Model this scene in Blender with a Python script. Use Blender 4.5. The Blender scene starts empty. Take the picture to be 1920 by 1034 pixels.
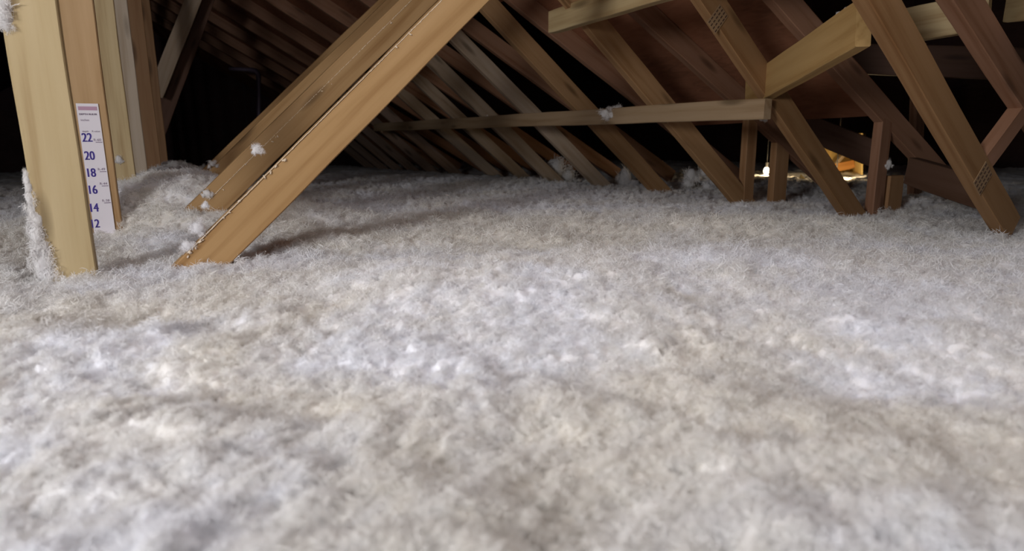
import bpy, bmesh, math, random
import numpy as np
from mathutils import Vector, Matrix
random.seed(7); rng = np.random.default_rng(11)
SC = bpy.context.scene; COL = SC.collection

# ------------------------------------------------------------------ camera
F = 1180.0; HY = 280.0; ROLL = math.radians(0.7)
PITCH = math.atan((517 - HY) / F)
cam_d = bpy.data.cameras.new('camera'); cam = bpy.data.objects.new('camera', cam_d); COL.objects.link(cam)
cam_d.sensor_width = 36; cam_d.lens = 36 * F / 1920; cam_d.clip_start = 0.02; cam_d.clip_end = 100
cp, sp = math.cos(PITCH), math.sin(PITCH); cr, sr = math.cos(ROLL), math.sin(ROLL)
fwd = Vector((0, cp, -sp)); upl = Vector((0, sp, cp)); rgt = Vector((1, 0, 0))
c_r = rgt * cr - upl * sr; c_u = rgt * sr + upl * cr
cam.matrix_world = Matrix(((c_r.x, c_u.x, -fwd.x, 0), (c_r.y, c_u.y, -fwd.y, 0), (c_r.z, c_u.z, -fwd.z, 0), (0, 0, 0, 1)))
cam_d.dof.use_dof = True; cam_d.dof.focus_distance = 1.7; cam_d.dof.aperture_fstop = 4.5
SC.camera = cam
SC.cycles.use_adaptive_sampling = True; SC.cycles.adaptive_threshold = 0.10; SC.cycles.max_bounces = 7; SC.cycles.transmission_bounces = 8

# ------------------------------------------------------------------ light
w = bpy.data.worlds.new('world'); SC.world = w; w.use_nodes = True
w.node_tree.nodes['Background'].inputs[0].default_value = (0.5, 0.5, 0.6, 1)
w.node_tree.nodes['Background'].inputs[1].default_value = 0.004
def area(name, loc, target, size, power, color):
    l = bpy.data.lights.new(name, 'AREA'); l.shape = 'DISK'; l.size = size; l.energy = power; l.color = color
    o = bpy.data.objects.new(name, l); COL.objects.link(o); o.location = loc
    o.rotation_euler = (Vector(target) - Vector(loc)).to_track_quat('-Z', 'Y').to_euler(); return o
area('work_light', (-1.45, -1.05, 0.42), (0.2, 1.6, -0.05), 0.55, 57, (0.98, 0.98, 1.0))
area('overhead_fill', (0.05, 0.35, 1.15), (0.4, 1.4, -0.25), 0.9, 14, (0.97, 0.97, 1.0))  # added soft fill from above, no real source there
SC.view_settings.view_transform = 'Standard'; SC.view_settings.look = 'None'
SC.view_settings.gamma = 1; SC.view_settings.use_curve_mapping = False
SC.view_settings.exposure = -0.27

# ------------------------------------------------------------------ attic frame: u across the trusses' planes, r along the ridge
rv = Vector((-0.471, 0.882, 0)).normalized(); uv = Vector((rv.y, -rv.x, 0)); zv = Vector((0, 0, 1))
def W(t, s, z): return uv * t + rv * s + zv * z
def plane_s(k): return 1.53 + 0.61 * k
def ray(x, y):
    a, b = x - 960, y - 517
    return c_r * a - c_u * b + fwd * F
def P(x, y, k):                      # where the sight line meets truss plane k -> (t, z)
    d = ray(x, y); q = d * (plane_s(k) / d.dot(rv)); return q.dot(uv), q.z
def s_for_x(t, x, z):               # how far along the ridge direction a rail at (t, z) crosses picture column x
    lo, hi = .9, 9.0
    for _ in range(50):
        m = (lo+hi)/2; p = W(t, m, z); px_ = 960+F*p.dot(c_r)/p.dot(fwd)
        if px_ > x: lo = m
        else: hi = m
    return (lo+hi)/2
def at(x, y, Y):                     # a point at depth Y
    d = ray(x, y); return d * (Y / d.y)

# ------------------------------------------------------------------ helpers
def tag(o, label=None, cat=None, group=None, kind=None):
    if label: o['label'] = label
    if cat: o['category'] = cat
    if group: o['group'] = group
    if kind: o['kind'] = kind
    return o
def link(name, me, mat, parent=None):
    o = bpy.data.objects.new(name, me); COL.objects.link(o)
    if mat: me.materials.append(mat)
    if parent: o.parent = parent; o.matrix_parent_inverse = Matrix.Translation(-parent.location)
    return o
def empty(name, loc):
    o = bpy.data.objects.new(name, None); COL.objects.link(o); o.location = loc; o.empty_display_size = .1; return o
def board_mesh(L, wd, th, bev=0.0025, warp=0.0012, seed=0):
    """a sawn board: length along X, width Y, thickness Z, origin at its centre"""
    n = max(2, min(40, int(L / 0.05)))
    b = bev
    prof = [(-wd/2+b, -th/2), (wd/2-b, -th/2), (wd/2, -th/2+b), (wd/2, th/2-b), (wd/2-b, th/2), (-wd/2+b, th/2), (-wd/2, th/2-b), (-wd/2, -th/2+b)]
    r_ = random.Random(seed); ph = [r_.uniform(0, 6.28) for _ in range(4)]
    vs, fs = [], []
    xs = [-L/2 + L*i/n for i in range(n+1)]
    for i, x in enumerate(xs):
        ey = warp*math.sin(x*5+ph[0])+warp*.5*math.sin(x*17+ph[1]); ez = warp*math.sin(x*4+ph[2])
        k = 1.0
        if i in (0, n): k = 1 - b/wd*1.2
        for (y, z) in prof:
            vs.append((x, y*k+ey+r_.uniform(-.0002, .0002), z*k+ez))
    m = len(prof)
    for i in range(n):
        for j in range(m):
            a = i*m+j; c = i*m+(j+1) % m
            fs.append((a, c, c+m, a+m))
    fs.append(tuple(reversed(range(m)))); fs.append(tuple(n*m+j for j in range(m)))
    me = bpy.data.meshes.new('board'); me.from_pydata(vs, [], fs)
    bm = bmesh.new(); bm.from_mesh(me); bmesh.ops.recalc_face_normals(bm, faces=bm.faces); bm.to_mesh(me); bm.free()
    return me
seedc = [100]
def board(name, p0, p1, wd, th, wdir, mat, parent=None, ext0=0, ext1=0):
    """board from p0 to p1; wdir = direction of its broad width"""
    p0, p1 = Vector(p0), Vector(p1); d = (p1-p0).normalized()
    p0 = p0 - d*ext0; p1 = p1 + d*ext1
    L = (p1-p0).length; wd_ = Vector(wdir); wd_ = (wd_ - d*wd_.dot(d)).normalized(); n = d.cross(wd_)
    seedc[0] += 1
    o = link(name, board_mesh(L, wd, th, seed=seedc[0]), mat)
    c = (p0+p1)/2
    M = Matrix(((d.x, wd_.x, n.x, c.x), (d.y, wd_.y, n.y, c.y), (d.z, wd_.z, n.z, c.z), (0, 0, 0, 1)))
    if parent:
        o.parent = parent; o.matrix_parent_inverse = Matrix.Translation(-parent.location); M = M
    o.matrix_basis = M if not parent else M
    return o
def member(name, k, a, b, wd, mat, parent, ext0=0, ext1=0, th=0.038, ds=0.0):
    """a board in truss plane k from (t,z) a to b, its front face in that plane"""
    s = plane_s(k) + th/2 + ds
    pa, pb = W(a[0], s, a[1]), W(b[0], s, b[1]); d = (pb-pa).normalized()
    return board(name, pa, pb, wd, th, d.cross(rv), mat, parent, ext0, ext1)

# ------------------------------------------------------------------ materials
def nodes(name):
    m = bpy.data.materials.new(name); m.use_nodes = True; nt = m.node_tree; nt.nodes.clear()
    out = nt.nodes.new('ShaderNodeOutputMaterial'); bs = nt.nodes.new('ShaderNodeBsdfPrincipled')
    nt.links.new(bs.outputs[0], out.inputs[0]); return m, nt, bs
def N(nt, t, **kw):
    n = nt.nodes.new(t)
    for k, v in kw.items(): setattr(n, k, v)
    return n
def ramp(nt, stops):
    n = nt.nodes.new('ShaderNodeValToRGB'); e = n.color_ramp.elements
    while len(e) < len(stops): e.new(0.5)
    for i, (p, c) in enumerate(stops): e[i].position = p; e[i].color = (*c, 1)
    return n
def wood(name, base, dark=None, rough=0.62, knots=1.0, grain=1.0):
    m, nt, bs = nodes(name); lk = nt.links.new
    dark = dark or tuple(c*f for c, f in zip(base, (.66, .56, .45)))
    light = tuple(min(1, c*f) for c, f in zip(base, (1.14, 1.18, 1.28)))
    tc = N(nt, 'ShaderNodeTexCoord'); oi = N(nt, 'ShaderNodeObjectInfo')
    off = N(nt, 'ShaderNodeVectorMath', operation='MULTIPLY_ADD')
    comb = N(nt, 'ShaderNodeCombineXYZ')
    for i in range(3): lk(oi.outputs['Random'], comb.inputs[i])
    lk(comb.outputs[0], off.inputs[0]); off.inputs[1].default_value = (37, 3.1, 5.3); lk(tc.outputs['Object'], off.inputs[2])
    mp = N(nt, 'ShaderNodeMapping'); mp.inputs['Scale'].default_value = (1.6, 16, 16); lk(off.outputs[0], mp.inputs[0])
    n1 = N(nt, 'ShaderNodeTexNoise'); n1.inputs['Scale'].default_value = 1.0; n1.inputs['Detail'].default_value = 4; n1.inputs['Distortion'].default_value = .6
    lk(mp.outputs[0], n1.inputs[0])
    mp2 = N(nt, 'ShaderNodeMapping'); mp2.inputs['Scale'].default_value = (5, 160, 160); lk(off.outputs[0], mp2.inputs[0])
    n2 = N(nt, 'ShaderNodeTexNoise'); n2.inputs['Scale'].default_value = 1.0; n2.inputs['Detail'].default_value = 3; lk(mp2.outputs[0], n2.inputs[0])
    # growth rings cut lengthwise
    wv = N(nt, 'ShaderNodeTexWave', wave_type='RINGS', rings_direction='X'); wv.inputs['Scale'].default_value = 9; wv.inputs['Distortion'].default_value = 7
    wv.inputs['Detail'].default_value = 2; wv.inputs['Detail Scale'].default_value = .6
    mp3 = N(nt, 'ShaderNodeMapping'); mp3.inputs['Scale'].default_value = (.25, 1.6, 1.6); lk(off.outputs[0], mp3.inputs[0]); lk(mp3.outputs[0], wv.inputs[0])
    mix = N(nt, 'ShaderNodeMath', operation='MULTIPLY_ADD'); lk(n1.outputs[0], mix.inputs[0]); mix.inputs[1].default_value = .75
    m2 = N(nt, 'ShaderNodeMath', operation='MULTIPLY'); lk(n2.outputs[0], m2.inputs[0]); m2.inputs[1].default_value = .25 * grain; lk(m2.outputs[0], mix.inputs[2])
    m3 = N(nt, 'ShaderNodeMath', operation='MULTIPLY_ADD'); lk(wv.outputs['Fac'], m3.inputs[0]); m3.inputs[1].default_value = .12 * grain; lk(mix.outputs[0], m3.inputs[2])
    rp = ramp(nt, [(0.28, dark), (0.55, base), (0.85, light)]); lk(m3.outputs[0], rp.inputs[0])
    # knots: sparse cells
    mk = N(nt, 'ShaderNodeMapping'); mk.inputs['Scale'].default_value = (3.4, 15, 15); lk(off.outputs[0], mk.inputs[0])
    vo = N(nt, 'ShaderNodeTexVoronoi'); vo.inputs['Scale'].default_value = 1.0; lk(mk.outputs[0], vo.inputs[0])
    kr = ramp(nt, [(0.0, (1, 1, 1)), (0.12, (.75, .75, .75)), (0.26, (0, 0, 0))]); lk(vo.outputs['Distance'], kr.inputs[0])
    sel = N(nt, 'ShaderNodeSeparateColor'); lk(vo.outputs['Color'], sel.inputs[0])
    gt = N(nt, 'ShaderNodeMath', operation='GREATER_THAN'); lk(sel.outputs[0], gt.inputs[0]); gt.inputs[1].default_value = 1 - .55 * knots
    km = N(nt, 'ShaderNodeMath', operation='MULTIPLY'); lk(kr.outputs[0], km.inputs[0]); lk(gt.outputs[0], km.inputs[1])
    km2 = N(nt, 'ShaderNodeMath', operation='MULTIPLY'); lk(km.outputs[0], km2.inputs[0]); km2.inputs[1].default_value = .75
    mc = N(nt, 'ShaderNodeMix', data_type='RGBA'); lk(km2.outputs[0], mc.inputs[0]); lk(rp.outputs[0], mc.inputs[6]); mc.inputs[7].default_value = (*[c*.3 for c in dark], 1)
    # per board tone
    hv = N(nt, 'ShaderNodeHueSaturation'); mr = N(nt, 'ShaderNodeMapRange'); lk(oi.outputs['Random'], mr.inputs[0]); mr.inputs[3].default_value = .88; mr.inputs[4].default_value = 1.1
    lk(mr.outputs[0], hv.inputs['Value']); lk(mc.outputs[2], hv.inputs['Color']); lk(hv.outputs[0], bs.inputs['Base Color'])
    bs.inputs['Roughness'].default_value = rough; bs.inputs['Specular IOR Level'].default_value = .25
    bp = N(nt, 'ShaderNodeBump'); bp.inputs['Strength'].default_value = .35; bp.inputs['Distance'].default_value = .0012; lk(m3.outputs[0], bp.inputs['Height']); lk(bp.outputs[0], bs.inputs['Normal'])
    return m
def plain(name, col, rough=.6, emit=None, est=0, metal=0):
    m, nt, bs = nodes(name); bs.inputs['Base Color'].default_value = (*col, 1); bs.inputs['Roughness'].default_value = rough
    bs.inputs['Metallic'].default_value = metal
    if emit: bs.inputs['Emission Color'].default_value = (*emit, 1); bs.inputs['Emission Strength'].default_value = est
    return m
M_POST = wood('pine_post', (.44, .335, .18))
M_POST2 = wood('pine_warm', (.43, .275, .135))
M_PALE = wood('pine_pale', (.54, .44, .33))
M_BROWN = wood('pine_brown', (.31, .17, .08))
M_BRACE = wood('pine_brace', (.385, .232, .10), knots=1.0)
M_WEB = wood('pine_web', (.34, .195, .09))
M_FARW = wood('far_web_falloff', (.25, .17, .125))  # light falloff put into the colour: darker, greyer wood for the farthest webs
M_TOPB = wood('pine_top_board', (.46, .345, .18))
M_WEBD = wood('pine_web_dark', (.27, .148, .065))
M_GREY = wood('pine_grey', (.40, .30, .21))
M_RAFT = wood('pine_rafter', (.28, .145, .085))
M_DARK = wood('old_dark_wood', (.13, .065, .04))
def fluff_mat(name, cool, warm, sss=.25, fibre=False):
    m, nt, bs = nodes(name); lk = nt.links.new
    ge = N(nt, 'ShaderNodeNewGeometry')
    n1 = N(nt, 'ShaderNodeTexNoise'); n1.inputs['Scale'].default_value = 2.6; n1.inputs['Detail'].default_value = 5; n1.inputs['Roughness'].default_value = .6; n1.inputs['Distortion'].default_value = .5
    lk(ge.outputs['Position'], n1.inputs[0])
    n2 = N(nt, 'ShaderNodeTexNoise'); n2.inputs['Scale'].default_value = 45; n2.inputs['Detail'].default_value = 6; n2.inputs['Roughness'].default_value = .65; lk(ge.outputs['Position'], n2.inputs[0])
    ad = N(nt, 'ShaderNodeMath', operation='MULTIPLY_ADD'); lk(n2.outputs[0], ad.inputs[0]); ad.inputs[1].default_value = .30; 
    sb = N(nt, 'ShaderNodeMath', operation='SUBTRACT'); lk(n1.outputs[0], sb.inputs[0]); sb.inputs[1].default_value = .15; lk(sb.outputs[0], ad.inputs[2])
    mid = tuple((a+b)/2 for a, b in zip(cool, warm))
    val = ad.outputs[0]
    for (cx, cy, rx, ry, am) in ((.3, 1.95, 1.5, .42, .15), (-.6, .93, .42, .10, .13), (.27, .46, .20, .13, .15), (-1.5, 1.7, .5, .4, .08)):   # warmer, tan patches of fibre at fixed spots, mostly the hollows
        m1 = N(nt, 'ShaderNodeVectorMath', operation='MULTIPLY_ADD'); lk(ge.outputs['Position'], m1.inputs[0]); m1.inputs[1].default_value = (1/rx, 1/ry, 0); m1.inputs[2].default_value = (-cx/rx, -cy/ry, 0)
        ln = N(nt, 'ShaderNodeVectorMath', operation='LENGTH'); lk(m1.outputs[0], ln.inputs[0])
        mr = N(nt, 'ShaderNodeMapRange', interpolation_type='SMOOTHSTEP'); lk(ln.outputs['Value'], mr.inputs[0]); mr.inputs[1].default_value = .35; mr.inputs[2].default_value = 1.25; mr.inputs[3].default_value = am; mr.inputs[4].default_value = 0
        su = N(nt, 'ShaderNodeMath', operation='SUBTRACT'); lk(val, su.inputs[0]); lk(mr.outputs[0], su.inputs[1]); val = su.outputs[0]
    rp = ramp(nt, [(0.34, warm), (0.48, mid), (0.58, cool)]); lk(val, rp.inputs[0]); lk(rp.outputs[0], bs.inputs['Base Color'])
    bs.inputs['Roughness'].default_value = 1; bs.inputs['Specular IOR Level'].default_value = 0.05
    bs.inputs['Sheen Weight'].default_value = .25; bs.inputs['Sheen Roughness'].default_value = .6
    bs.inputs['Subsurface Weight'].default_value = sss; bs.inputs['Subsurface Radius'].default_value = (1, .95, .9); bs.inputs['Subsurface Scale'].default_value = .03
    n3 = N(nt, 'ShaderNodeTexNoise'); n3.inputs['Scale'].default_value = 160; n3.inputs['Detail'].default_value = 5; n3.inputs['Roughness'].default_value = .7; lk(ge.outputs['Position'], n3.inputs[0])
    bp = N(nt, 'ShaderNodeBump'); bp.inputs['Strength'].default_value = .5; bp.inputs['Distance'].default_value = .004; lk(n3.outputs[0], bp.inputs['Height']); lk(bp.outputs[0], bs.inputs['Normal'])
    if fibre:
        out = [q for q in nt.nodes if q.type == 'OUTPUT_MATERIAL'][0]
        df = N(nt, 'ShaderNodeBsdfDiffuse'); tl = N(nt, 'ShaderNodeBsdfTranslucent'); mx = N(nt, 'ShaderNodeMixShader'); mx.inputs[0].default_value = .5
        for q in (df, tl): lk(rp.outputs[0], q.inputs[0])
        lk(df.outputs[0], mx.inputs[1]); lk(tl.outputs[0], mx.inputs[2]); lk(mx.outputs[0], out.inputs[0])
    return m
M_FIBRE = fluff_mat('loose_fibre', (.968, .97, .988), (.95, .93, .892), 0, True)
M_FIBRE2 = fluff_mat('clump_fibre', (.97, .96, .97), (.95, .93, .91), 0, True)
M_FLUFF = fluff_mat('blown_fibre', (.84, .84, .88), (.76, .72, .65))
M_TUFT = fluff_mat('fibre_tuft', (.84, .82, .84), (.78, .72, .66), .2)
M_CRUMB = fluff_mat('edge_highlight_crumb', (.80, .66, .50), (.72, .56, .38), .1)  # pale tan imitating light caught on the diagonals' edges, also on stray crumbs
def osb_mat(name, base):
    m, nt, bs = nodes(name); lk = nt.links.new
    tc = N(nt, 'ShaderNodeTexCoord'); mp = N(nt, 'ShaderNodeMapping'); mp.inputs['Scale'].default_value = (9, 26, 9); lk(tc.outputs['Object'], mp.inputs[0])
    n1 = N(nt, 'ShaderNodeTexNoise'); n1.inputs['Scale'].default_value = 1; n1.inputs['Detail'].default_value = 5; n1.inputs['Distortion'].default_value = 1.5; lk(mp.outputs[0], n1.inputs[0])
    n2 = N(nt, 'ShaderNodeTexNoise'); n2.inputs['Scale'].default_value = 1.7; n2.inputs['Detail'].default_value = 3; lk(tc.outputs['Object'], n2.inputs[0])
    ad = N(nt, 'ShaderNodeMath', operation='MULTIPLY_ADD'); lk(n2.outputs[0], ad.inputs[0]); ad.inputs[1].default_value = .8; 
    ml = N(nt, 'ShaderNodeMath', operation='MULTIPLY'); lk(n1.outputs[0], ml.inputs[0]); ml.inputs[1].default_value = .35; lk(ml.outputs[0], ad.inputs[2])
    rp = ramp(nt, [(.35, tuple(c*.5 for c in base)), (.58, base), (.8, tuple(c*1.35 for c in base))]); lk(ad.outputs[0], rp.inputs[0]); lk(rp.outputs[0], bs.inputs['Base Color'])
    bs.inputs['Roughness'].default_value = .8; bs.inputs['Specular IOR Level'].default_value = .15
    return m
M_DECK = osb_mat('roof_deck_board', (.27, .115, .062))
M_SHELL = osb_mat('shade_dark_sheathing', (.06, .035, .035))  # near-black: the darkness of the far, unlit attic put into the colour
M_PLY = osb_mat('yellow_plywood', (.75, .55, .22))
M_PAPER = plain('ruler_paper', (.70, .66, .70), .7)
M_BLUE = plain('ruler_blue_ink', (.08, .05, .36), .6)
M_INK = plain('ruler_grey_ink', (.16, .10, .17), .6)
M_STEEL = plain('galvanised_steel', (.36, .33, .30), .45, metal=.7)
M_TIN = plain('dull_pipe', (.16, .12, .17), .5, metal=.3)
M_BLACK = plain('black_plastic', (.02, .02, .022), .5)
M_BULB = plain('lit_bulb', (1, .9, .7), .3, emit=(1, .80, .50), est=14)

# ------------------------------------------------------------------ numpy noise
def _hash(ix, iy, iz, seed):
    h = (ix.astype(np.uint32)*np.uint32(374761393) + iy.astype(np.uint32)*np.uint32(668265263) + iz.astype(np.uint32)*np.uint32(2147483647) + np.uint32(seed*144665+7))
    h = (h ^ (h >> np.uint32(13)))*np.uint32(1274126177); h ^= h >> np.uint32(16); h = h*np.uint32(2246822519); return h ^ (h >> np.uint32(15))
def noise2(x, y, lam, seed):
    x = x/lam+seed*3.17; y = y/lam-seed*5.31
    x0 = np.floor(x).astype(np.int64); y0 = np.floor(y).astype(np.int64); fx = x-x0; fy = y-y0
    ux = fx*fx*fx*(fx*(fx*6-15)+10); uy = fy*fy*fy*(fy*(fy*6-15)+10)
    def g(i, j):
        h = _hash(x0+i, y0+j, x0*0, seed).astype(np.float64)*(2*math.pi/4294967296.0)
        return np.cos(h)*(fx-i)+np.sin(h)*(fy-j)
    a = g(0, 0)*(1-ux)+g(1, 0)*ux; b = g(0, 1)*(1-ux)+g(1, 1)*ux
    return (a*(1-uy)+b*uy)*1.5
def noise3(p, lam, seed):
    q = p/lam + np.array([seed*1.7, -seed*2.3, seed*.9]); f0 = np.floor(q).astype(np.int64); f = q-f0; u_ = f*f*(3-2*f); out = 0
    for i in (0, 1):
        for j in (0, 1):
            for k in (0, 1):
                h = _hash(f0[:, 0]+i, f0[:, 1]+j, f0[:, 2]+k, seed).astype(np.float64)/2147483648.0-1
                out = out + h*(u_[:, 0] if i else 1-u_[:, 0])*(u_[:, 1] if j else 1-u_[:, 1])*(u_[:, 2] if k else 1-u_[:, 2])
    return out

# ------------------------------------------------------------------ insulation surface
def macro(x, y):
    t = x*uv.x+y*uv.y; s = x*rv.x+y*rv.y
    z = np.full_like(x, -.238)
    def g(cx, cy, rx, ry, a, rot=0):
        dx, dy = x-cx, y-cy; c, s_ = math.cos(rot), math.sin(rot); X, Y = dx*c+dy*s_, -dx*s_+dy*c
        return a*np.exp(-(X/rx)**2-(Y/ry)**2)
    z = z + g(.10, 1.12, .50, .17, .030, .12)           # mound crossing mid picture
    z = z + g(-.2, .85, .6, .16, .012, .1)
    z = z + g(.2, 1.62, 1.1, .20, -.030, .1)            # hollow behind it
    z = z + g(-.95, .95, .45, .10, -.028, -.1)          # hollow before the front post
    z = z + g(.45, .55, .20, .12, -.016)
    z = z + g(-1.00, 1.30, .38, .10, .010)
    dt = t+.1; z = z + .15*np.exp(-((t-.02)/.34)**2)*(1/(1+np.exp(-(s-2.15+.25*np.clip(t,-.4,.4))/.10)))*np.exp(-(np.maximum(s-3.4, 0)/5)**2)
    z = z + .02*(1/(1+np.exp(-(s-3.5)/.4)))
    z = z + g(-1.35, 2.1, .25, .2, .03)
    z = z + g(1.85, 2.9, .5, .4, .02) - .035*np.exp(-((t-2.75)/.35)**2)*(s < 30)
    z = z + g(-.17*uv.x+2.06*rv.x, -.17*uv.y+2.06*rv.y, .13, .12, -.035)
    z = z + g(1.40, 1.75, .35, .25, -.030) + g(1.3, 2.40, .35, .28, -.032) + g(1.1, 3.0, .4, .3, -.03) + g(-.7, 1.33, .45, .2, -.016)
    z = z + g(2.2, 2.55, .35, .25, .02) - .05*np.exp(-((x-1.9)/.5)**2-((y-3.6)/.7)**2)
    return z
def surf(x, y, fine=True):
    wx = x + .03*noise2(x, y, .16, 3); wy = y + .03*noise2(x, y, .16, 4)
    z = macro(x, y) + .016*noise2(x, y, .55, 1) + .013*noise2(wx, wy, .24, 2) + .009*noise2(wx, wy, .12, 12)
    ab = np.abs
    z = z + .014*(ab(noise2(wx, wy, .085, 5))-.25)
    if fine:
        w2x = wx + .010*noise2(x, y, .05, 6); w2y = wy + .010*noise2(x, y, .05, 7)
        z = z + .010*(ab(noise2(w2x, w2y, .042, 8))-.25) + .0055*(ab(noise2(w2x, w2y, .021, 9))-.25) + .003*noise2(w2x, w2y, .011, 10) + .0016*noise2(x, y, .006, 11)
    return z
NA, NR = 1350, 560
ang = np.linspace(math.radians(-100), math.radians(100), NA); rad = np.exp(np.linspace(math.log(.16), math.log(16), NR))
A, R = np.meshgrid(ang, rad); X = (R*np.sin(A)).ravel(); Y = (R*np.cos(A)-.12).ravel()
Z = surf(X, Y)
RR = np.hypot(X, Y); lat = np.clip(1-RR/6, 0, 1)
Xd = X + .010*noise2(X, Y, .032, 21)*lat + .004*noise2(X, Y, .012, 22)*lat; Yd = Y + .010*noise2(X, Y, .032, 23)*lat + .004*noise2(X, Y, .012, 24)*lat
co = np.stack([Xd, Yd, Z], 1).astype(np.float32)
i, j = np.meshgrid(np.arange(NR-1), np.arange(NA-1), indexing='ij'); a = (i*NA+j).ravel()
quads = np.stack([a, a+1, a+NA+1, a+NA], 1)
tt_ = Xd*uv.x+Yd*uv.y; ss_ = Xd*rv.x+Yd*rv.y; ok_ = (tt_ > -4.55) & (tt_ < 7.15) & (ss_ > -3.2) & (ss_ < 10.45); quads = quads[ok_[quads].all(1)]
def np_mesh(name, co, faces, smooth=True):
    me = bpy.data.meshes.new(name); n = faces.shape[1]
    me.vertices.add(len(co)); me.vertices.foreach_set('co', np.ascontiguousarray(co, dtype=np.float32).ravel())
    me.loops.add(faces.size); me.loops.foreach_set('vertex_index', faces.astype(np.int32).ravel())
    me.polygons.add(len(faces)); me.polygons.foreach_set('loop_start', np.arange(0, faces.size, n, dtype=np.int32))
    me.update(calc_edges=True)
    if smooth: me.polygons.foreach_set('use_smooth', np.ones(len(faces), bool))
    return me
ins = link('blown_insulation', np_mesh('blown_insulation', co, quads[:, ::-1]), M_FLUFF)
tag(ins, 'deep bed of fluffy white blown insulation covering the attic floor', 'insulation', kind='stuff')

# small loose flocks lying on the bed
bm = bmesh.new(); bmesh.ops.create_icosphere(bm, subdivisions=1, radius=1); bm.verts.ensure_lookup_table()
ICO = np.array([v.co[:] for v in bm.verts]); ICOF = np.array([[v.index for v in f.verts] for f in bm.faces]); bm.free()
bm = bmesh.new(); bmesh.ops.create_icosphere(bm, subdivisions=4, radius=1); bm.verts.ensure_lookup_table()
ICO4 = np.array([v.co[:] for v in bm.verts]); ICO4F = np.array([[v.index for v in f.verts] for f in bm.faces]); bm.free()
bm = bmesh.new(); bmesh.ops.create_icosphere(bm, subdivisions=2, radius=1); bm.verts.ensure_lookup_table()
ICO2 = np.array([v.co[:] for v in bm.verts]); ICO2F = np.array([[v.index for v in f.verts] for f in bm.faces]); bm.free()
NF = 90000
th = rng.uniform(math.radians(-64), math.radians(64), NF); rr = np.exp(rng.uniform(math.log(.36), math.log(5.0), NF))
fx, fy = rr*np.sin(th), rr*np.cos(th)-.05; fz = surf(fx, fy)
fs_ = rng.uniform(.005, .012, NF)*np.clip(rr, .75, 1.7)*np.where(rng.random(NF) < .06, 1.35, 1)
me = bpy.data.meshes.new('loose_flocks'); me.vertices.add(NF)
me.vertices.foreach_set('co', np.stack([fx, fy, fz+.1*fs_], 1).astype(np.float32).ravel())
at_ = me.attributes.new('size', 'FLOAT_VECTOR', 'POINT'); at_.data.foreach_set('vector', (fs_[:, None]*rng.uniform(.6, 1.5, (NF, 3))).astype(np.float32).ravel())
at_ = me.attributes.new('turn', 'FLOAT_VECTOR', 'POINT'); at_.data.foreach_set('vector', rng.uniform(0, 6.28, (NF, 3)).astype(np.float32).ravel())
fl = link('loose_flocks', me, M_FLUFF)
nv = len(ICO)
def fibre_tuft(nf, seed):
    """a wisp of glass wool: short bent fibres springing from a loose core"""
    g = np.random.default_rng(seed); vs, fs = [], []
    for q in range(nf):
        c = g.normal(size=3)*.28; d = g.normal(size=3); d /= np.linalg.norm(d); b_ = g.normal(size=3); b_ -= d*b_.dot(d); b_ /= np.linalg.norm(b_); sd = np.cross(d, b_)
        L = g.uniform(.5, 1.1); wd = g.uniform(.014, .034); bend = g.uniform(-.5, .5); n0 = len(vs)
        for f in (0, .35, .7, 1):
            p = c+d*(f-.5)*L+b_*bend*(f-.5)**2*L*2; ww = wd*(1 if 0 < f < 1 else .3)
            vs += [p-sd*ww, p+sd*ww]
        for e in range(3): k = n0+2*e; fs.append((k, k+1, k+3, k+2))
    return np_mesh('fibre_wisp', np.array(vs), np.array(fs))
PROTO_ME = fibre_tuft(90, 5)
def flock_nodes():
    ng = bpy.data.node_groups.new('flocks', 'GeometryNodeTree')
    ng.interface.new_socket('Geometry', in_out='INPUT', socket_type='NodeSocketGeometry'); ng.interface.new_socket('Geometry', in_out='OUTPUT', socket_type='NodeSocketGeometry')
    n = ng.nodes; lk = ng.links.new; gi = n.new('NodeGroupInput'); go = n.new('NodeGroupOutput')
    oi = n.new('GeometryNodeObjectInfo'); oi.inputs['Object'].default_value = PROTO; oi.transform_space = 'ORIGINAL'
    sm = n.new('GeometryNodeSetMaterial'); sm.inputs['Material'].default_value = M_FIBRE; lk(oi.outputs['Geometry'], sm.inputs[0])
    ip = n.new('GeometryNodeInstanceOnPoints'); lk(gi.outputs[0], ip.inputs['Points']); lk(sm.outputs[0], ip.inputs['Instance'])
    a1 = n.new('GeometryNodeInputNamedAttribute'); a1.data_type = 'FLOAT_VECTOR'; a1.inputs['Name'].default_value = 'size'; lk(a1.outputs['Attribute'], ip.inputs['Scale'])
    a2 = n.new('GeometryNodeInputNamedAttribute'); a2.data_type = 'FLOAT_VECTOR'; a2.inputs['Name'].default_value = 'turn'
    er = n.new('FunctionNodeEulerToRotation'); lk(a2.outputs['Attribute'], er.inputs[0]); lk(er.outputs[0], ip.inputs['Rotation'])
    lk(ip.outputs[0], go.inputs[0]); return ng
PROTO = bpy.data.objects.new('fibre_wisp', PROTO_ME)
md = fl.modifiers.new('flocks', 'NODES'); md.node_group = flock_nodes()
tag(fl, 'tiny loose flocks scattered over the top of the insulation bed', 'insulation', kind='stuff')

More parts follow.
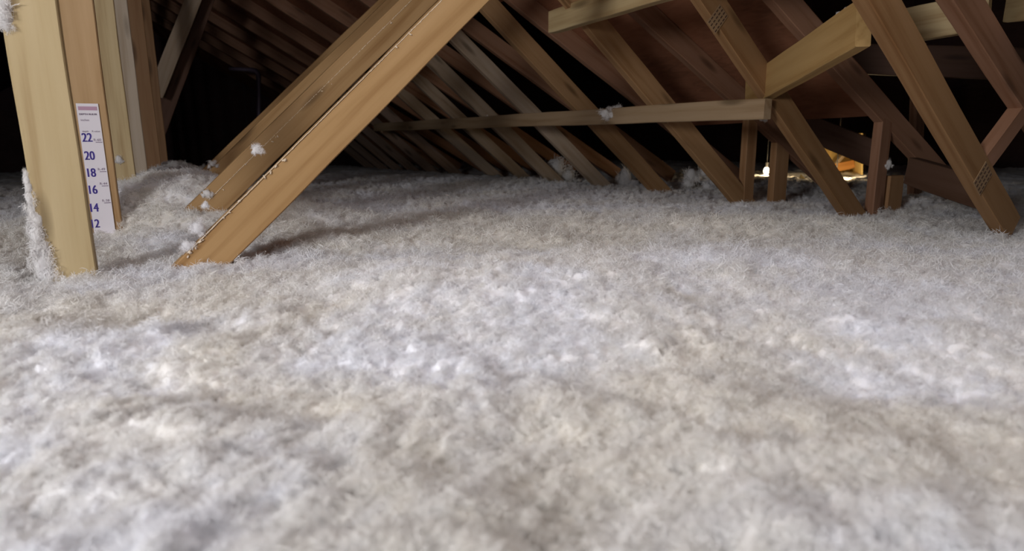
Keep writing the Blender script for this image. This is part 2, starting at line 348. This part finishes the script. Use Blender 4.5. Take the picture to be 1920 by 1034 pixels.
# ------------------------------------------------------------------ setting: roof deck, walls
def roof_z(t): return 1.53-.58*t
slope = math.atan(.58); rcos = math.cos(slope)
DECK0 = .089/rcos + .006/rcos
ceil = empty('ceiling', W(1, 4, 1)); tag(ceil, kind='structure')
def deck_panel(t0, t1, s0, s1, off, mat, left=False):
    zz = (lambda t: roof_z(t)+off) if not left else (lambda t: roof_z(-.19)+.58*(t+.19)+off)
    pa, pb = W((t0+t1)/2, s0+.004, (zz(t0)+zz(t1))/2), W((t0+t1)/2, s1-.004, (zz(t0)+zz(t1))/2)
    wdv = (W(t1, 0, zz(t1))-W(t0, 0, zz(t0)))
    return board('panel', pa, pb, wdv.length-.006, .012, wdv, mat, ceil)
cw = 1.22*rcos
rows = [2.62-cw*i for i in range(4)]
for i in range(3):
    t1 = rows[i]; t0 = max(rows[i+1], -.19)
    if t0 >= t1: continue
    s = 1.56 + (0 if i % 2 else -1.22)
    if i == 0: s = 1.56
    while s < (10.4 if i else 2.7):
        e = s+2.44 if i else 2.77
        deck_panel(t0, t1, s, min(e, 10.4), DECK0, M_DECK); s = e
    if i > 0: deck_panel(t0, min(t1, 1.45), -3.2, -1.0+(.0 if i % 2 else 0), DECK0, M_DECK)
    if i > 0: deck_panel(t0, min(t1, 1.45), -1.0, 1.56 + (0 if i % 2 else -1.22), DECK0, M_DECK)
for s in (-3.2, -.76, 1.68, 4.12, 6.56, 9.0):
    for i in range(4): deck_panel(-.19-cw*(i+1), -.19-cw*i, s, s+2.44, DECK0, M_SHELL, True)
def wall(name, p0, p1, z0, z1, mat):
    p0, p1 = Vector(p0), Vector(p1); d = (p1-p0); n = max(1, round(d.length/1.22)); e = empty(name, p0); tag(e, kind='structure')
    for q in range(n):
        a, b = p0+d*(q/n), p0+d*((q+1)/n); g = d.normalized()*.003
        board('panel', Vector((*(a+g).xy, (z0+z1)/2)), Vector((*(b-g).xy, (z0+z1)/2)), z1-z0, .012, zv, mat, e)
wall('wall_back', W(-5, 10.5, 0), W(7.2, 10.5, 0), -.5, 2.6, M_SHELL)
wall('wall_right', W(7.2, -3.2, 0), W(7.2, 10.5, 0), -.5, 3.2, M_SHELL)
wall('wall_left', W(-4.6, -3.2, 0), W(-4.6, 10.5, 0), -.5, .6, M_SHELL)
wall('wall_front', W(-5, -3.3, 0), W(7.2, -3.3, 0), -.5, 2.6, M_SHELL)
# the neighbouring roof plane over the dark bay at right
ceil2 = empty('ceiling', W(5, 4, 2)); tag(ceil2, kind='structure')
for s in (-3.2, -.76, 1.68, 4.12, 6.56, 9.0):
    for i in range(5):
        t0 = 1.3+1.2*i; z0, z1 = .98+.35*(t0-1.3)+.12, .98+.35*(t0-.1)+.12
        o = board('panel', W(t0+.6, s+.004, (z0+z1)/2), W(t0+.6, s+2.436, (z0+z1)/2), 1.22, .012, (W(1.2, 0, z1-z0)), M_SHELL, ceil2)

# ------------------------------------------------------------------ trusses
POST_T = -.191
WEBS = {}   # (t,z) of centre line, measured at each truss
def mid(a, b, c, d, k):
    p, q, r2, s2 = P(*a, k), P(*b, k), P(*c, k), P(*d, k); return p, q, r2, s2
def web_line(k, a, b, c, d):
    p, q = Vector(P(*a, k)), Vector(P(*b, k)); r2, s2 = Vector(P(*c, k)), Vector(P(*d, k))
    e = (q-p).normalized(); n = Vector((-e.y, e.x))
    wd = ((r2-p).dot(n)+(s2-p).dot(n))/2; sg = 1 if wd > 0 else -1
    wd = sg*min(.092, max(.084, abs(wd)))
    return p+n*wd/2, q+n*wd/2, abs(wd)
meas = {-1: [(1649, 35), (1787, 271), (1700, 35), (1885, 346)], 0: [(1320, 10), (1590, 408), (1365, 0), (1625, 403)],
        1: [(1116, 69), (1372, 373), (1153, 44), (1412, 367)], 2: [(905, 19), (1216, 350), (940, 0), (1228, 307)],
        3: [(847, 77), (1110, 342), (867, 54), (1145, 346)], 4: [(805, 123), (1011, 324), (826, 100), (1055, 316)],
        5: [(770, 148), (957, 322), (788, 133), (980, 320)], 6: [(745, 179), (905, 320), (770, 162), (928, 320)]}
t_label = {
 -1: 'nearest truss at the right edge, its web joined by a short rising strut',
 0: 'truss with the foremost left post, thickly furred with white fluff down one edge',
 1: 'truss whose post carries the white depth ruler, next behind the foremost post',
 2: 'truss of the third post at left, rising bare right behind the ruler post',
 3: 'truss of the fourth post at left, the narrow whitish strip at the top',
 4: 'truss of the fifth post at left, brown and right beside the whitish strip',
 5: 'truss of the sixth post, the last and rightmost one seen in the left row',
 6: 'truss just behind the last visible left post, its greyish web under the far lateral brace',
 7: 'dim truss whose web passes the far left end of the long lateral brace',
 8: 'dim truss next behind the far left end of the long lateral brace',
 9: 'second dim truss beyond the far left end of the long lateral brace',
 10: 'third dim truss beyond the far left end of the long lateral brace',
 11: 'fourth dim truss beyond the long lateral brace, last but one before the black',
 12: 'farthest truss of all, almost lost in the black beyond the lateral brace'}
post_mat = {0: M_POST, 1: M_POST2, 2: M_POST, 3: M_PALE, 4: M_BROWN, 5: M_BROWN}
web_mat = {-1: M_WEBD, 0: M_WEBD, 1: M_WEB, 2: M_WEB, 3: M_GREY, 4: M_GREY, 5: M_GREY, 6: M_GREY}  # grey from the fourth web on: falloff of light put into the colour
for k in range(-1, 13):
    root = empty('roof_truss', W(1.2, plane_s(k), -.3))
    tag(root, t_label[k], 'truss', 'roof trusses set out in a row')
    if k >= 0:
        tr = {0: P(136, 200, 0)[0], 1: P(200, 200, 1)[0], 2: P(236, 183, 2)[0], 3: P(260, 183, 3)[0], 4: P(287, 183, 4)[0], 5: P(301, 180, 5)[0]}.get(k, -.12)
        tc = tr-.0445
        top = 1.53-.58*tc
        member('post', k, (tc, -.46), (tc, top-.01), .089, post_mat.get(k, M_BROWN), root)
        # diagonal web rising right from the foot of the post
        p0, p1 = P(345, 480, 0), P(829, 0, 0)
        e = Vector((p1[0]-p0[0], p1[1]-p0[1])).normalized(); n = Vector((e.y, -e.x))
        q0 = Vector(p0)+n*.041; o1 = 1.28
        dz = {1: .035, 2: .03, 3: .02}.get(k, 0)
        q0 = q0 + Vector((0, dz))
        # stop under the top chord
        L = (1.50-.58*q0.x-q0.y)/(e.y+.58*e.x)
        if k < 4: member('diagonal_web', k, q0-e*.24, q0+e*(L-.01), .082 if k == 0 else .086, M_BRACE, root)
    if k in meas:
        a, b, wd = web_line(k, *meas[k])
    else:
        a, b, wd = Vector((1.60, .53)), Vector((2.42, -.17)), .089
    e = (b-a).normalized()
    # top end meets the chord, foot is buried
    num = (1.53-.58*a.x-a.y); den = (e.y+.58*e.x); L = num/den if abs(den) > 1e-3 else 0
    up = max(0, -L-.03)
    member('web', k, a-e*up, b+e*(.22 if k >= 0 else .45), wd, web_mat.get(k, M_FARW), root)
    # top chord
    zo = (-.02 if k == 0 else .0); n = Vector((.58, 1)).normalized()
    if k == -1:
        pa, pb = Vector(P(1787, 0, -1)), Vector(P(1915, 198, -1)); e2 = (pb-pa).normalized(); n2 = Vector((-e2.y, e2.x))
        member('top_chord', k, pa+n2*.0445-e2*1.2, pb+n2*.0445+e2*.75, .089, M_RAFT, root)
    else:
        c0 = Vector((-.17, roof_z(-.17)+zo))+n*.0445; c1 = Vector((3.05, roof_z(3.05)+zo))+n*.0445
        member('top_chord', k, c0, c1, .089, M_RAFT, root)
    if k in (0, 1):
        if k == 0: hp0, hp1 = P(1646, 405, 0)[0], P(1676, 400, 0)[0]
        else: hp0, hp1 = P(1404, 365, 1)[0], P(1463, 365, 1)[0]
        member('heel_post', k, (hp0, -.5), (hp0, roof_z(hp0)+.01), .066, M_BROWN if k else M_RAFT, root)
        member('heel_block', k, (hp1, -.5), (hp1, P(1676, 330, 0)[1] if k == 0 else P(1463, 262, 1)[1]), .095, M_BROWN, root, ds=.002)
    if k == -1:
        # short strut rising right from the web joint, and the pressed steel plate on the joint
        a, b = Vector(P(1846, 318, -1)), Vector(P(1920, 218, -1)); e = (b-a).normalized()
        member('strut', k, a, b+e*.35, .052, M_RAFT, root, ds=.001)
        TR_M1 = root
    if k == 0: TR0 = root
# slanting pale board and its dark twin far behind the left posts
far = empty('cross_brace', at(310, 260, 5)); tag(far, 'pair of slanting boards far behind the left posts, one pale and one dark', 'brace')
def bplane(name, p, q, r2, s2, Y, mat, par, th=.038, face=None):
    a = (at(*p, Y)+at(*q, Y))/2; b = (at(*r2, Y)+at(*s2, Y))/2; wd = ((at(*p, Y)-at(*q, Y)).length+(at(*r2, Y)-at(*s2, Y)).length)/2
    return a, b, wd
pa, pb = W(*[(v[0], plane_s(6.2), v[1]) for v in [P(362, 0, 6.2)]][0]), W(*[(v[0], plane_s(6.2), v[1]) for v in [P(303, 150, 6.2)]][0])
board('board', pa, pb, .10, .038, (pb-pa).cross(rv), M_GREY, far, .5, .12)
pa, pb = W(*[(v[0], plane_s(6.5), v[1]) for v in [P(386, 0, 6.5)]][0]), W(*[(v[0], plane_s(6.5), v[1]) for v in [P(322, 175, 6.5)]][0])
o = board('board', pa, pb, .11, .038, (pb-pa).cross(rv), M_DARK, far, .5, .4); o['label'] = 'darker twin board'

# nail plates
M_TEETH = plain('punched_teeth', (.07, .035, .02), .7)
def nail_plate(k, t, z, w_, h_, rot, par, mat=M_STEEL, rows_=5, cols=4):
    bm = bmesh.new(); th = .0015
    g = bmesh.ops.create_cube(bm, size=1); bmesh.ops.scale(bm, vec=(w_, h_, th), verts=g['verts'])
    for a in range(cols):
        for b in range(rows_):
            x = (a+.5)/cols*w_-w_/2; y = (b+.5)/rows_*h_-h_/2
            g = bmesh.ops.create_cube(bm, size=1); bmesh.ops.scale(bm, vec=(w_/cols*.28, h_/rows_*.62, .003), verts=g['verts']); bmesh.ops.translate(bm, vec=(x, y, 0), verts=g['verts'])
    me = bpy.data.meshes.new('nail_plate'); bm.to_mesh(me); bm.free()
    o = link('nail_plate', me, mat); me.materials.append(M_TEETH)
    for f in me.polygons[6:]: f.material_index = 1
    c = W(t, plane_s(k)-.001, z); n = -rv
    xd = (uv*math.cos(rot)+zv*math.sin(rot)); yd = n.cross(xd)
    o.parent = par; o.matrix_parent_inverse = Matrix.Translation(-par.location)
    o.matrix_basis = Matrix(((xd.x, yd.x, n.x, c.x), (xd.y, yd.y, n.y, c.y), (xd.z, yd.z, n.z, c.z), (0, 0, 0, 1)))
    return o
M_PLATE = plain('rusty_nail_plate', (.30, .19, .10), .6)
t_, z_ = P(1345, 36, 0); nail_plate(0, t_, z_, .05, .075, -.72, TR0, M_PLATE)
t_, z_ = P(1842, 335, -1); nail_plate(-1, t_, z_, .055, .075, -.72, TR_M1, M_PLATE)

# ------------------------------------------------------------------ lateral and diagonal braces
def PT(x, y, k, ds=0):
    t, z = P(x, y, k+ds/.61); return W(t, plane_s(k)+ds, z)
M_LAT = wood('pine_lateral', (.36, .25, .145))
tl = P(1207, 212, 1)[0]; zl0, zl1 = P(1434, 205, .35)[1], P(838, 234, 5)[1]
sl = s_for_x(tl, 1440, .13); zl0 = at(1437, 204, W(tl, sl, 0).y).z
lb = board('lateral_brace', W(tl, sl, zl0), W(tl-.01, plane_s(7.4), zl1+.03), .070, .036, zv, M_LAT, None, 0, 0)
tag(lb, 'long pale lateral brace running back across the row of sloping webs', 'brace')
tt = P(1078, 30, 1)[0]
tb = board('lateral_brace', W(tt, plane_s(1.27), P(1040, 42, 1.27)[1]), W(tt, plane_s(.2), P(1040, 42, 1.27)[1]-.01), .085, .040, zv, M_TOPB, None, 0, 1.6)
tag(tb, 'short pale board with a square end at the top of the picture, right of centre', 'brace')
a, b = PT(1412, 172, .25), PT(1619, 44, -.86)
db = board('diagonal_brace', a, b, .112, .038, zv, wood('pine_yellow', (.43, .27, .105), knots=.3), None, .03, .0)
tag(db, 'thick yellowish brace slanting from the lateral brace up to the nearest web', 'brace')
a, b = PT(1700, 47, -.5), PT(1925, 10, -1.6)
ub = board('lateral_brace', PT(1690, 50, -.60), PT(1830, 25, -.88), .095, .038, zv, M_TOPB, None, .0, .03)
tag(ub, 'pale board between the nearest web and the chord at the upper right', 'brace')
ub2 = board('lateral_brace', PT(1900, 14, -.92), PT(1985, 0, -1.3), .075, .038, zv, M_TOPB, None, .0, .3)
tag(ub2, 'pale board end cut off by the top right corner of the picture', 'brace')
# beams in the dark bay at right
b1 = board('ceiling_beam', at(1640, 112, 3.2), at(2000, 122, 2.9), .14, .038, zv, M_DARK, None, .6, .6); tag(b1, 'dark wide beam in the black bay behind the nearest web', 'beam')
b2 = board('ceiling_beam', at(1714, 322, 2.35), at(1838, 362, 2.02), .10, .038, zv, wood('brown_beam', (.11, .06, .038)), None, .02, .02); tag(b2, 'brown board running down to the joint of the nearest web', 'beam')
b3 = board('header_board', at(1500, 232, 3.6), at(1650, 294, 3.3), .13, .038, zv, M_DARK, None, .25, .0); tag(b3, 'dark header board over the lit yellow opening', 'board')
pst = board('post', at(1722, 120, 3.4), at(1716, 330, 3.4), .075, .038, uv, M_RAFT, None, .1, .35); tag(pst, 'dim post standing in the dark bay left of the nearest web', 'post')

# vent pipe with elbow, far away in the dark
def tube(name, pts, r, mat, parent=None, n=14):
    cu = bpy.data.curves.new(name, 'CURVE'); cu.dimensions = '3D'; cu.bevel_depth = r; cu.bevel_resolution = 4
    spn = cu.splines.new('POLY'); spn.points.add(len(pts)-1)
    for q, p in enumerate(pts): spn.points[q].co = (*p, 1)
    cu.use_fill_caps = True; tmp = bpy.data.objects.new('tmp', cu); COL.objects.link(tmp)
    dg = bpy.context.evaluated_depsgraph_get(); me = bpy.data.meshes.new_from_object(tmp.evaluated_get(dg)); bpy.data.objects.remove(tmp); bpy.data.curves.remove(cu)
    for p in me.polygons: p.use_smooth = True
    me.materials.clear(); return link(name, me, mat, parent)
vp = empty('vent_pipe', at(485, 300, 7.5)); tag(vp, 'faint bent pipe standing far off in the black behind the big diagonal', 'pipe')
Yp = 7.5
tube('riser', [at(486, 330, Yp), at(485, 148, Yp)], .026, M_TIN, vp)
tube('elbow', [at(485, 148, Yp), at(484, 139, Yp), at(479, 133, Yp), at(470, 131, Yp)], .029, M_TIN, vp)
tube('arm', [at(470, 131, Yp), at(430, 129, Yp)], .022, M_TIN, vp)

# ------------------------------------------------------------------ lit opening at right
nook = empty('plywood_box', at(1590, 340, 5)); tag(nook, 'lit yellow plywood lining seen through the gap under the dark header', 'plywood')
def quadpanel(name, pts, mat, par, th=.012):
    n = (pts[1]-pts[0]).cross(pts[2]-pts[0]).normalized()*th
    me = bpy.data.meshes.new(name); me.from_pydata([*pts, *[p+n for p in pts]], [], [(0, 1, 2, 3), (7, 6, 5, 4), (0, 4, 5, 1), (1, 5, 6, 2), (2, 6, 7, 3), (3, 7, 4, 0)])
    bm = bmesh.new(); bm.from_mesh(me); bmesh.ops.recalc_face_normals(bm, faces=bm.faces); bm.to_mesh(me); bm.free()
    return link(name, me, mat, par)
quadpanel('back_panel', [at(1535, 352, 5.5), at(1622, 352, 5.5), at(1622, 250, 5.5), at(1535, 250, 5.5)], M_PLY, nook)
quadpanel('side_panel', [at(1597, 352, 5.48), at(1618, 350, 5.0), at(1618, 250, 5.0), at(1597, 250, 5.48)], M_PLY, nook)
M_ORANGE = wood('orange_pine', (.70, .36, .12))
board('rail', at(1562, 314, 5.3), at(1588, 284, 5.3), .025, .03, zv, M_PALE, nook, .1, .1)
board('sill', at(1560, 316, 5.3), at(1600, 308, 5.3), .07, .03, zv, M_ORANGE, nook, .0, .0)
def lamp(name, x, y, Y, r, label, power):
    e = empty(name, at(x, y, Y)); tag(e, label, 'lamp')
    me = bpy.data.meshes.new('bulb'); c = np.array(at(x, y, Y)[:]); q = ICO2*r*np.array([1, 1, 1.15]); q[:, 2] += np.clip(q[:, 2], 0, 1)*.35; me = np_mesh('bulb', q+c, ICO2F); link('bulb', me, M_BULB, e)
    tube('socket', [Vector(c)+zv*r*1.3, Vector(c)+zv*r*2.9], r*.55, M_BLACK, e)
    tube('cord', [Vector(c)+zv*r*2.9, Vector(c)+zv*.9], .004, M_BLACK, e)
    l = bpy.data.lights.new(name, 'POINT'); l.energy = power; l.color = (1, .72, .38); l.shadow_soft_size = r; o = bpy.data.objects.new('bulb_light', l); COL.objects.link(o); o.location = Vector(c)+Vector((0.0, -.06, -.02)); 
    return e
lamp('bare_bulb', 1437, 321, 5.0, .023, 'glowing bare bulb seen between two thin heel posts, left of the yellow opening', 5)
lamp('bare_bulb', 1568, 327, 4.8, .012, 'small glowing bulb at the edge of the yellow opening', 7)
sc_ = quadpanel('scrap_board', [at(1500, 329, 4.7), at(1512, 341, 4.7), at(1502, 341, 4.75), at(1497, 338, 4.7)], M_PLY, None); tag(sc_, 'small bright scrap of wood between the bulb and the yellow opening', 'scrap')

# ------------------------------------------------------------------ depth ruler on the second post
s_face = plane_s(1)-.0025
rt, rz = P(142, 194, 1); t_r = P(184, 196, 1)[0]; t_l = rt
rul = empty('depth_ruler', W((t_l+t_r)/2, s_face, -.3)); tag(rul, 'white paper depth ruler with blue numbers fixed to the second post', 'ruler')
def ruler_quad(name, t0, t1, z0, z1, ds, mat, th=.0008):
    pa, pb = W((t0+t1)/2, s_face-ds, z0), W((t0+t1)/2, s_face-ds, z1)
    me = bpy.data.meshes.new(name)
    vs = [W(t, s_face-ds-q, z) for q in (0, th) for (t, z) in ((t0, z0), (t1, z0), (t1, z1), (t0, z1))]
    me.from_pydata(vs, [], [(0, 1, 2, 3), (7, 6, 5, 4), (0, 4, 5, 1), (1, 5, 6, 2), (2, 6, 7, 3), (3, 7, 4, 0)])
    return link(name, me, mat, rul)
ruler_quad('paper_strip', t_l, t_r, -.42, rz, 0, M_PAPER)
def ruler_text(name, body, t, z, size, mat, align='LEFT', sx=1.0, bold=0, heavy=0):
    cu = bpy.data.curves.new(name, 'FONT'); cu.body = body; cu.size = size; cu.align_x = align; cu.extrude = .0002; cu.offset = bold
    o = bpy.data.objects.new('tmp', cu); COL.objects.link(o); dg = bpy.context.evaluated_depsgraph_get(); me = bpy.data.meshes.new_from_object(o.evaluated_get(dg))
    bpy.data.objects.remove(o); me.materials.clear()
    if heavy:
        bm = bmesh.new()
        for q in (-1, 0, 1): bm.from_mesh(me); bmesh.ops.translate(bm, vec=(heavy, 0, 0), verts=bm.verts)
        bm.to_mesh(me); bm.free()
    o = link(name, me, mat)
    c = W(t, s_face-.0012, z); n = -rv; xd = uv*sx
    o.parent = rul; o.matrix_parent_inverse = Matrix.Translation(-rul.location)
    o.matrix_basis = Matrix(((xd.x, 0, n.x, c.x), (xd.y, 0, n.y, c.y), (xd.z, 1, n.z, c.z), (0, 0, 0, 1)))
    return o
for num, y in ((22, 266), (20, 300), (18, 332), (16, 364), (14, 398), (12, 428)):
    z = P(160, y, 1)[1]; ruler_text('number', str(num), t_l+{22: .001, 20: .001, 18: -.002, 16: -.004, 14: -.007, 12: -.010}[num], z, .034, M_BLUE, sx=.72, heavy=.0013)
for lab, y in (('R-60', 267), ('R-49', 322), ('R-44', 349), ('R-38', 381)):
    z = P(190, y, 1)[1]; ruler_quad('tick_line', t_l+.034, t_r-.002, z-.0008, z+.0008, .0009, M_INK)
    ruler_text('small_text', lab, t_r-.004, z+.0035, .0095, M_INK, 'RIGHT')
ruler_quad('header_bar', t_l+.004, t_r-.004, rz-.018, rz-.008, .0009, plain('header_pink', (.42, .25, .34)))
ruler_text('header_text', 'INSULATION', t_l+.004, rz-.0158, .0072, M_BLUE)
ruler_text('header_text', 'DEPTH RULER', t_l+.004, rz-.031, .0066, M_INK, heavy=.0003)
ruler_text('header_text', 'inches', t_l+.006, rz-.047, .008, M_INK)
ruler_text('header_text', 'depth    R-value', t_l+.006, rz-.077, .0065, M_INK)

# ------------------------------------------------------------------ fluff clinging to the timber
def clump_mesh(blobs, seed):
    vs, fs, n0 = [], [], 0
    g = np.random.default_rng(seed)
    for (c, rad3) in blobs:
        q = ICO2*(1+noise3(ICO2+seed, .7, seed)[:, None]*.4)*np.array(rad3)*.78
        vs.append(q+np.array(c[:])); fs.append(np.column_stack([ICO2F, ICO2F[:, 2]])); n0 += len(q)
    tri = (np.concatenate(vs), [])
    m0 = 0; faces = []
    for v_, f_ in zip(vs, fs): faces += [tuple(x[:3]+m0) for x in f_]; m0 += len(v_)
    for bi, (c, rad3) in enumerate(blobs):
        for w_ in range(7):
            wv_, wf = WISPS[(bi+w_+seed) % len(WISPS)]
            off = g.normal(size=3)*.42
            v = (wv_*g.choice([-1, 1])*.8+off)*np.array(rad3)*1.1+np.array(c[:])
            vs.append(v); faces += [tuple(x+m0) for x in wf]; m0 += len(v)
    me = bpy.data.meshes.new('clump'); me.from_pydata(np.concatenate(vs).tolist(), [], [tuple(int(y) for y in x) for x in faces])
    for p in me.polygons: p.use_smooth = True
    return me
def wisp_arrays(seed):
    m = fibre_tuft(70, seed); v = np.array([x.co[:] for x in m.vertices]); f = np.array([list(p.vertices) for p in m.polygons]); bpy.data.meshes.remove(m); return v, f
WISPS = [wisp_arrays(50+q) for q in range(4)]
def clump(name, blobs, label, seed, cat='fluff'):
    o = link(name, clump_mesh(blobs, seed), M_FIBRE2); tag(o, label, cat); return o
def E0(x, y, k=0, ds=-.006): t, z = P(x, y, k+ds/.61); return W(t, plane_s(k)+ds, z)
px = 1/1180*1.27
col_ = []
for q in range(30):
    f = q/29; y = 326+f*184; x = 49+f*30+random.uniform(-2, 3+4*f)
    r = (5+f*13)*px*random.uniform(.8, 1.1); col_.append((E0(x+f*4, y, 0, .006+random.uniform(-.004, .008)), (r, r*.9, r*1.9)))
clump('fluff_clump', col_, 'tall furry strip of white fluff down the left edge of the foremost post', 5)
clump('fluff_clump', [(E0(2, 8, 0, 0), (.022, .02, .03)), (E0(8, 30, 0, 0), (.018, .017, .024)), (E0(12, 48, 0, 0), (.010, .010, .014)), (E0(-14, 12, 0, 0), (.025, .02, .03))],
      'white clump caught on the foremost post at the top left corner', 9)
def tuft(x, y, r, label, seed, k=0, ds=-.004, flat=1.0, name='fluff_tuft'):
    return clump(name, [(E0(x, y, k, ds), (r, r*.8, r*flat)), (E0(x+r*500, y+r*250, k, ds), (r*.55, r*.5, r*.6)), (E0(x-r*450, y+r*300, k, ds), (r*.5, r*.5, r*.55))], label, seed)
tuft(483, 280, .0135, 'star shaped white tuft stuck on the big diagonal web', 12, 0, .022)
tuft(399, 308, .015, 'greyish tuft on the outer edge behind the foot of the big diagonal', 13, 2, .0, .8)
tuft(388, 362, .015, 'white tuft on the upper edge near the foot of the second diagonal', 14, 1, .0)
tuft(371, 428, .017, 'white tuft halfway down the lower edge of the big diagonal', 15, 0, .006)
tuft(352, 462, .015, 'white tuft just above the foot of the big diagonal', 16, 0, .006)
tuft(385, 385, .008, 'small brownish flake between the two lowest tufts of the diagonals', 17, 0, .01)
clump('fluff_clump', [(E0(1134, 213, 1.35, 0), (.028, .02, .022)), (E0(1157, 207, 1.3, 0), (.026, .02, .022)), (E0(1147, 216, 1.33, 0), (.026, .02, .018))],
      'pale heap of fluff sitting on the long lateral brace', 21)
tuft(912, 222, .014, 'small pale tuft perched on the far part of the long lateral brace', 22, 3.9, 0, 1.5)
for q, (x, y, r) in enumerate(((1612, 14, .006), (1572, 26, .008), (1585, 18, .006), (1556, 40, .005))):
    tuft(x, y, r, ['crumb highest up on the yellowish brace beside the nearest web', 'largest white crumb on the upper edge of the yellowish brace', 'middle crumb on the upper edge of the yellowish brace', 'lowest tiny crumb on the upper edge of the yellowish brace'][q], 30+q, -.6, 0, .8, 'fluff_crumb')
tuft(1432, 222, .010, 'ragged scrap hanging from the near end of the long lateral brace', 35, .32, 0, 1.3)
clump('fluff_clump', [(E0(1297, 330, 2.5, 0), (.05, .04, .065)), (E0(1320, 322, 2.5, 0), (.04, .04, .05)), (E0(1290, 345, 2.5, 0), (.04, .04, .04))],
      'ragged grey fluff heap in the dark bay left of the second web foot', 40)
clump('fluff_clump', [(E0(1340, 342, 2.4, 0), (.04, .03, .035)), (E0(1325, 350, 2.4, 0), (.03, .03, .03))],
      'small violet grey fluff heap against the second web foot', 41)
clump('fluff_clump', [(E0(1040, 318, 4.2, 0), (.09, .06, .10)), (E0(1062, 330, 4.2, 0), (.08, .06, .06))],
      'dim fluff heap banked behind the third and fourth web feet', 42)
clump('fluff_clump', [(E0(1172, 335, 3.3, 0), (.05, .04, .07)), (E0(1185, 345, 3.3, 0), (.06, .04, .04))],
      'dim fluff heap banked between the second and third web feet', 43)
tuft(222, 300, .012, 'pinkish tuft on the lower part of the third post', 44, 2, -.003, 1.7)
tuft(1666, 308, .011, 'pale torn scrap on the heel post right of the yellow opening', 45, 0, -.004, 2.2)

# edge highlight laid as pale crumb lines on two front diagonals, stray crumbs included
def crumbs(a, b, k, n, smin, smax, label, ds=0):
    vs, fs = [], []
    for q in range(n):
        f = (q+random.random())/n; f = f**1.15
        x = a[0]+(b[0]-a[0])*f; y = a[1]+(b[1]-a[1])*f
        big = random.random() < (.045 if f < .4 else .01)
        s_ = random.uniform(smin, smax)*(2.4 if big else 1)
        c = E0(x+random.gauss(0, .3), y+random.gauss(0, .3)+ (random.uniform(0, 9) if big else 0), k, ds)
        Q = np.linalg.qr(rng.normal(size=(3, 3)))[0]; Q = Q*np.sign(np.linalg.det(Q)); v = (ICO*(1+.4*rng.uniform(-1, 1, (nv, 1)))*np.array([2.2, 1, 1]))
        d = np.array((E0(*b, k)-E0(*a, k)).normalized()[:]); v = (v@Q)*s_ if big else ICO*s_*np.array([1, 1, 1])+np.outer(ICO@d, d)*s_*2.5
        vs.append(v+np.array(c[:])); fs.append(ICOF+q*nv)
    o = link('edge_highlight_crumbs', np_mesh('edge_highlight_crumbs', np.concatenate(vs), np.concatenate(fs)), M_CRUMB); tag(o, label, 'crumbs', kind='stuff')
crumbs((352, 474), (829, 0), 0, 650, .0007, .0012, 'line of tan splinters and crumbs drawing the bright edge highlight of the big diagonal', -.001)
crumbs((392, 375), (772, 0), 1, 300, .0006, .0012, 'fainter line of crumbs drawing the edge highlight of the second diagonal', -.001)
